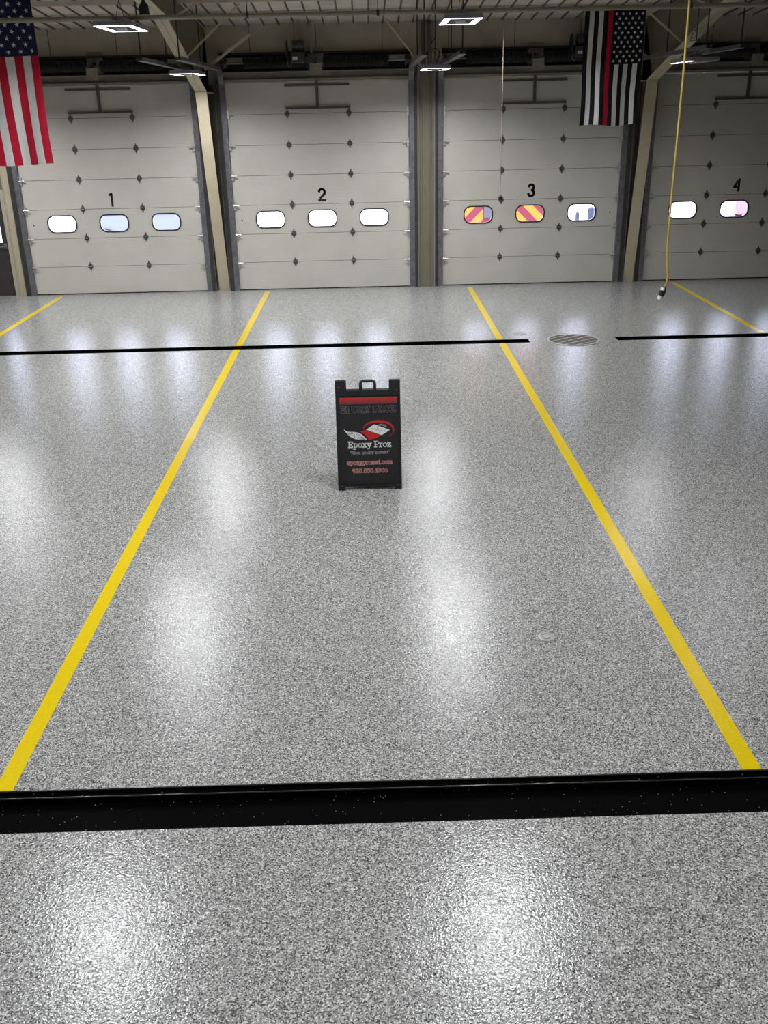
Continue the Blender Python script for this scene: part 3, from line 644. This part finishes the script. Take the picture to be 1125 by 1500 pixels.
g('w', 1.06, [(.07, XH), (.27, 0), (.48, .6), (.69, 0), (.89, XH)], [(-.03, XH), (.20, XH)], [(.76, XH), (.99, XH)])
g('c', .66, arc(.34, .34, .27, .34, 50, 310, 12)); g('.', .34, [(.12, .05), (.16, .05)]); g(' ', .45)
g('"', .40, [(.06, 1), (.06, .78)], [(.24, 1), (.24, .78)])
g('9', .76, arc(.34, .68, .26, .30, 0, 360, 14), [(.60, .68)]+arc(.28, .42, .32, .42, 0, -80, 5))
g('6', .76, arc(.36, .32, .26, .31, 0, 360, 14), [(.10, .32)]+arc(.44, .56, .34, .42, 190, 100, 5))
g('2', .74, arc(.32, .72, .26, .28, 160, -30, 8)+[(.06, 0), (.62, 0), (.62, .16)]); g('0', .78, arc(.36, .5, .28, .5, 0, 360, 18))
g('8', .76, arc(.35, .74, .23, .25, 0, 360, 14), arc(.35, .25, .27, .25, 0, 360, 14))
g('5', .74, [(.58, 1), (.12, 1), (.10, .58)]+arc(.32, .33, .28, .33, 110, -140, 10)); g('1', .62, [(.08, .84), (.30, 1), (.30, 0)], [(.06, 0), (.54, 0)])
def text_quads(mb, txt, uc, vb, cap, width, wt, fn, n, track_=0.):
    tot = sum(GL[c][0]+track_ for c in txt)-track_; sx = width/tot; x = uc-width/2
    for c in txt:
        adv, st = GL[c]
        for pl in st: stroke_quads(mb, [(x+px*sx, vb+py*cap) for px, py in pl], wt, fn, n)
        x += (adv+track_)*sx
SXc, SY, TILT = -.045, 9.43, math.atan2(.225, 1.14)
sb = thing('sandwich_board', (SXc, SY+.22, 0), 'black plastic sandwich board advertising epoxy floors, standing mid-floor', 'sign')
ca, sa = math.cos(TILT), math.sin(TILT)
def SF(u, v, n): return (SXc+u, SY+v*sa-n*ca, v*ca+n*sa)
def SBk(u, v, n): return (SXc+u, SY+.47-v*sa+n*ca, v*ca+n*sa)
K = 1/1106.
def px(x, y): return ((x-(541+.0165*(y-130)))*K, (1417-y)*K)       # board-plane measure of the sign
outl = [(-.338, 0), (-.262, 0), (-.262, .04), (.262, .04), (.262, 0), (.338, 0), (.338, 1.163), (.222, 1.163), (.222, 1.058), (-.222, 1.058), (-.222, 1.163), (-.338, 1.163)]
FP = MB().prism(outl, SF, -.035, 0).build('front_board', M['black_plastic'], sb, bevel=.006)
BPp = MB().prism(outl, SBk, -.035, 0).build('back_board', M['black_plastic'], sb, bevel=.006)
for (a, b, c, d) in ((-.332, -.312, .09, 1.02), (.312, .332, .09, 1.02), (-.312, .312, 1.0, 1.02), (-.312, .312, .075, .095)):
    MB().prism([(a, c), (b, c), (b, d), (a, d)], SF, 0, .009).build('raised_border', M['black_plastic'], FP)
MB().prism([(-.31, .097), (.31, .097), (.31, .998), (-.31, .998)], SF, 0, .003).build('print_sheet', M['sheet'], FP)
hp = [SF(u, v, -.018) for u, v in [(-.074, 1.04), (-.074, 1.12), (-.066, 1.142), (-.048, 1.150), (.048, 1.150), (.066, 1.142), (.074, 1.12), (.074, 1.04)]]
MB().tube(hp, .0165, 8).build('carry_handle', M['black_plastic'], sb, smooth=True)
for u, v in ((-.30, .05), (.30, .05), (-.30, 1.09), (.30, 1.05)):
    MB().prism(arc(u, v, .009, .009, 0, 315, 7), SF, 0, .004).build('rivet', M['hinge'], FP)
MB().bar(SF(-.3, .55, -.03), SBk(-.3, .55, -.03), .02, .004).build('spreader_strap', M['rubber'], sb)
MB().bar(SF(.3, .55, -.03), SBk(.3, .55, -.03), .02, .004).build('spreader_strap', M['rubber'], sb)
def flat(name, polys, mt, n):
    b = MB()
    for pl in polys: b.prism(pl, SF, .003, n)
    return b.build(name, M[mt], FP)
a0, a1 = px(210, 332), px(882, 410)
mr = mat('print_red_fade', (.4, .02, .025), .4); nt = mr.node_tree; ge = nd(nt, 'ShaderNodeNewGeometry'); sx_ = nd(nt, 'ShaderNodeSeparateXYZ'); nt.links.new(ge.outputs['Position'], sx_.inputs[0])
rg = nd(nt, 'ShaderNodeMapRange'); rg.inputs[1].default_value = a1[1]*ca; rg.inputs[2].default_value = a0[1]*ca; nt.links.new(sx_.outputs['Z'], rg.inputs[0])
rp = nd(nt, 'ShaderNodeValToRGB'); rp.color_ramp.elements[0].color = (.13, .035, .04, 1); rp.color_ramp.elements[1].color = (.56, .03, .03, 1); nt.links.new(rg.outputs[0], rp.inputs[0])
nt.links.new(rp.outputs[0], nt.nodes['Principled BSDF'].inputs['Base Color']); M['p_fade'] = mr
flat('red_band', [[(-.302, a1[1]), (.302, a1[1]), (.302, a0[1]), (-.302, a0[1])]], 'p_fade', .0045)
def words(name, txt, xa, xb, ybase, capx, wt, mt, n, tr=.06):
    u0, v0 = px(xa, ybase); u1, _ = px(xb, ybase); b = MB(); text_quads(b, txt, (u0+u1)/2, v0, capx*K, u1-u0, wt, SF, n, tr); return b.build(name, M[mt], FP)
words('band_lettering_outline', 'EPOXY PROZ', 236, 866, 502, 66, .0165, 'p_grey', .0042)
words('band_lettering', 'EPOXY PROZ', 236, 866, 502, 66, .0095, 'p_black', .0048)
words('name_lettering', 'Epoxy Proz', 312, 812, 908, 64, .0112, 'p_white', .0045, .02)
words('slogan_lettering', '"When quality matters"', 330, 790, 986, 33, .0042, 'p_lgrey', .0045, .04)
words('web_lettering_outline', 'epoxyprozwi.com', 296, 826, 1108, 44, .0112, 'p_pink', .0042, .05)
words('web_lettering', 'epoxyprozwi.com', 296, 826, 1108, 44, .0030, 'p_red', .0048, .05)
words('phone_lettering_outline', '920.850.1006', 356, 772, 1206, 44, .0112, 'p_pink', .0042, .05)
words('phone_lettering', '920.850.1006', 356, 772, 1206, 44, .0030, 'p_red', .0048, .05)
# logo: swept ring, red floor strip, trowel, flake leaf
ring = []
cxr, cyr = 664, 708
for k in range(25):
    a = math.radians(172-k*(172+48)/24); th = 5+33*math.sin(math.pi*min(1, (k+1)/22))**1.2
    ring.append(((cxr+182*math.cos(a), cyr-112*math.sin(a)), (cxr+(182-th)*math.cos(a), cyr-(112-th*.8)*math.sin(a)), k))
b = MB()
for (o1, i1, k1), (o2, i2, k2) in zip(ring, ring[1:]): b.add([SF(*px(*q), .0045) for q in (o1, i1, i2, o2)], [(0, 1, 2, 3)])
b.build('logo_ring', M['p_red'], FP)
flat('logo_floor', [[px(*q) for q in ((448, 728), (486, 716), (522, 706), (702, 772), (640, 806), (585, 820), (548, 824), (530, 790), (495, 755))]], 'p_red', .0045)
flat('logo_trowel', [[px(*q) for q in ((522, 705), (612, 645), (799, 714), (702, 772))]], 'p_white', .0052)
flat('logo_trowel_handle', [[px(*q) for q in ((655, 655), (690, 640), (735, 648), (765, 672), (752, 684), (722, 668), (690, 662), (664, 672))]], 'p_grey', .0058)
b = MB(); stroke_quads(b, [px(*q) for q in ((662, 668), (650, 685), (656, 700))], .007, SF, .006); stroke_quads(b, [px(*q) for q in ((580, 690), (640, 705), (700, 722), (728, 726), (738, 714))], .004, SF, .006)
b.build('logo_trowel_lines', M['p_grey'], FP)
leaf_u = [(260, 690), (285, 712), (320, 726), (380, 728), (430, 738), (470, 758), (505, 790), (530, 822)]; leaf_l = [(490, 822), (430, 820), (380, 806), (335, 782), (295, 746)]
flat('logo_flake_leaf', [[px(*q) for q in leaf_u+leaf_l]], 'p_white', .0045)
b = MB(); rnd = random.Random(3)
for k in range(80):
    s = rnd.random(); x = 290+s*225; yu = 726+max(0, s-.35)**1.5*165; yl = 742+80*min(1, s*1.7)**.8; y = yu+5+(yl-yu-8)*rnd.random()
    if yl-yu < 10: continue
    r = rnd.uniform(3, 7); b.add([SF(*px(x+r*math.cos(a), y+r*.7*math.sin(a)), .005) for a in (rnd.random(), 1.8, 3.3, 4.9)], [(0, 1, 2, 3)])
fl = b.build('logo_flakes', M['p_black'], FP); fl['kind'] = 'stuff'

# ------------------------------------------------------------------ outside, seen through the door windows
MB().add([(-60, YW+.22, -.03), (70, YW+.22, -.03), (70, 140, -.03), (-60, 140, -.03)], [(0, 1, 2, 3)]).build('ground', M['asphalt'], kind='structure')
def clip(poly, nx, nz, c):
    out = []
    for (a, b) in zip(poly, poly[1:]+poly[:1]):
        da, db = nx*a[0]+nz*a[1]-c, nx*b[0]+nz*b[1]-c
        if da <= 0: out.append(a)
        if (da < 0 < db) or (db < 0 < da):
            s = da/(da-db); out.append((a[0]+(b[0]-a[0])*s, a[1]+(b[1]-a[1])*s))
    return out
def wheel(x, y, r, w, par, axis='x'):
    o = (w/2, 0) if axis == 'x' else (0, w/2)
    MB().tube([(x-o[0], y-o[1], r-.03), (x+o[0], y+o[1], r-.03)], r, 20).build('wheel', M['tyre'], par)
    MB().tube([(x-o[0]*1.05, y-o[1]*1.05, r-.03), (x+o[0]*1.05, y+o[1]*1.05, r-.03)], r*.55, 14).build('wheel_hub', M['chrome'], par)
tx, ty = 3.6, 27.2
fire = thing('fire_truck', (tx, ty+3, -.03), 'fire truck with red and yellow chevrons seen through windows of door three', 'fire truck')
MB().box(tx-1.22, tx+1.22, ty, ty+5.2, .55, 2.9).build('body', M['truck_red'], fire, bevel=.04)
MB().box(tx-1.18, tx+1.18, ty+5.3, ty+8.0, .5, 2.75).build('cab', M['truck_red'], fire, bevel=.12)
MB().box(tx-1.0, tx+1.0, ty+8.0, ty+8.02, 1.6, 2.5).build('windscreen', M['car_glass'], fire)
MB().box(tx-1.24, tx+1.24, ty-.35, ty, .42, .56).build('tailboard', M['chrome'], fire)
MB().box(tx-.42, tx+.42, ty-.05, ty-.012, .9, 2.5).build('roller_shutter', M['shutter'], fire)
for s in (-1, 1):
    for k in range(-2, 14):
        c0 = k*.27
        pl = [(.44, .6), (1.2, .6), (1.2, 2.8), (.44, 2.8)]
        pl = clip(pl, 1, 1, c0+.27+.5); pl = clip(pl, -1, -1, -(c0+.5)) if pl else pl
        if len(pl) < 3: continue
        q = MB().prism([(s*a, b_) for a, b_ in pl], lambda a, b_, d: (tx+a, ty-d, b_), .002, .008); q.build('chevron_stripe', M['truck_yellow'] if k % 2 else M['truck_red'], fire)
    for yy in (1.6, 6.4): wheel(tx+s*1.05, ty+yy, .5, .3, fire)
    MB().box(tx+s*1.1-.08, tx+s*1.1+.08, ty-.03, ty-.009, 1.9, 2.3).build('tail_light', M['car_red'], fire)
def car(x, y, mt, label, name='parked_car'):
    t = thing(name, (x, y, -.03), label, 'car')
    prof = [(-2.2, .3), (2.2, .3), (2.25, .62), (2.1, .86), (1.2, .96), (.55, 1.42), (-.9, 1.46), (-1.75, 1.0), (-2.2, .92), (-2.28, .6)]
    MB().prism(prof, lambda a, b_, d: (x+a, y+d, b_), -.86, .86).build('body', M[mt], t, bevel=.06)
    for s in (-1, 1):
        MB().prism([(1.05, .98), (.5, 1.36), (-.15, 1.38), (-.15, .98)], lambda a, b_, d: (x+a, y+s*d, b_), .862, .868).build('side_window', M['car_glass'], t)
        MB().prism([(-.22, .98), (-.22, 1.38), (-.85, 1.38), (-1.5, .99)], lambda a, b_, d: (x+a, y+s*d, b_), .862, .868).build('side_window', M['car_glass'], t)
        for wx in (-1.38, 1.38): wheel(x+wx, y+s*.8, .33, .2, t, 'y')
    MB().box(x+2.2, x+2.27, y-.7, y+.7, .6, .72).build('head_lights', M['white_plastic'], t)
car(-6.35, 30.2, 'car_blue', 'pale blue car seen through the windows of door one')
for x, lab in ((5.50, 'thin dark post outside door three, the left of two in its right window'), (5.86, 'wide dark post outside door three, the right of two in its right window')):
    t = thing('bollard', (x, 26, -.03), lab, 'bollard', 'posts outside door three'); r = .05 if x < 5.7 else .085
    MB().tube([(x, 26, -.03), (x, 26, 1.08 if x < 5.7 else 1.2)], r, 14).build('post', M['post_blue'], t)
    zt_ = 1.08 if x < 5.7 else 1.2
    MB().tube([(x, 26, zt_), (x, 26, zt_+.03), (x, 26, zt_+.05)], [r, r*.8, r*.3], 14).build('dome_cap', M['post_blue'], t)
    MB().tube([(x, 26, -.03), (x, 26, -.01)], r*1.8, 14).build('base_plate', M['chrome'], t)
car(14.2, 33.0, 'car_red', 'faded red car seen through a window of door four')
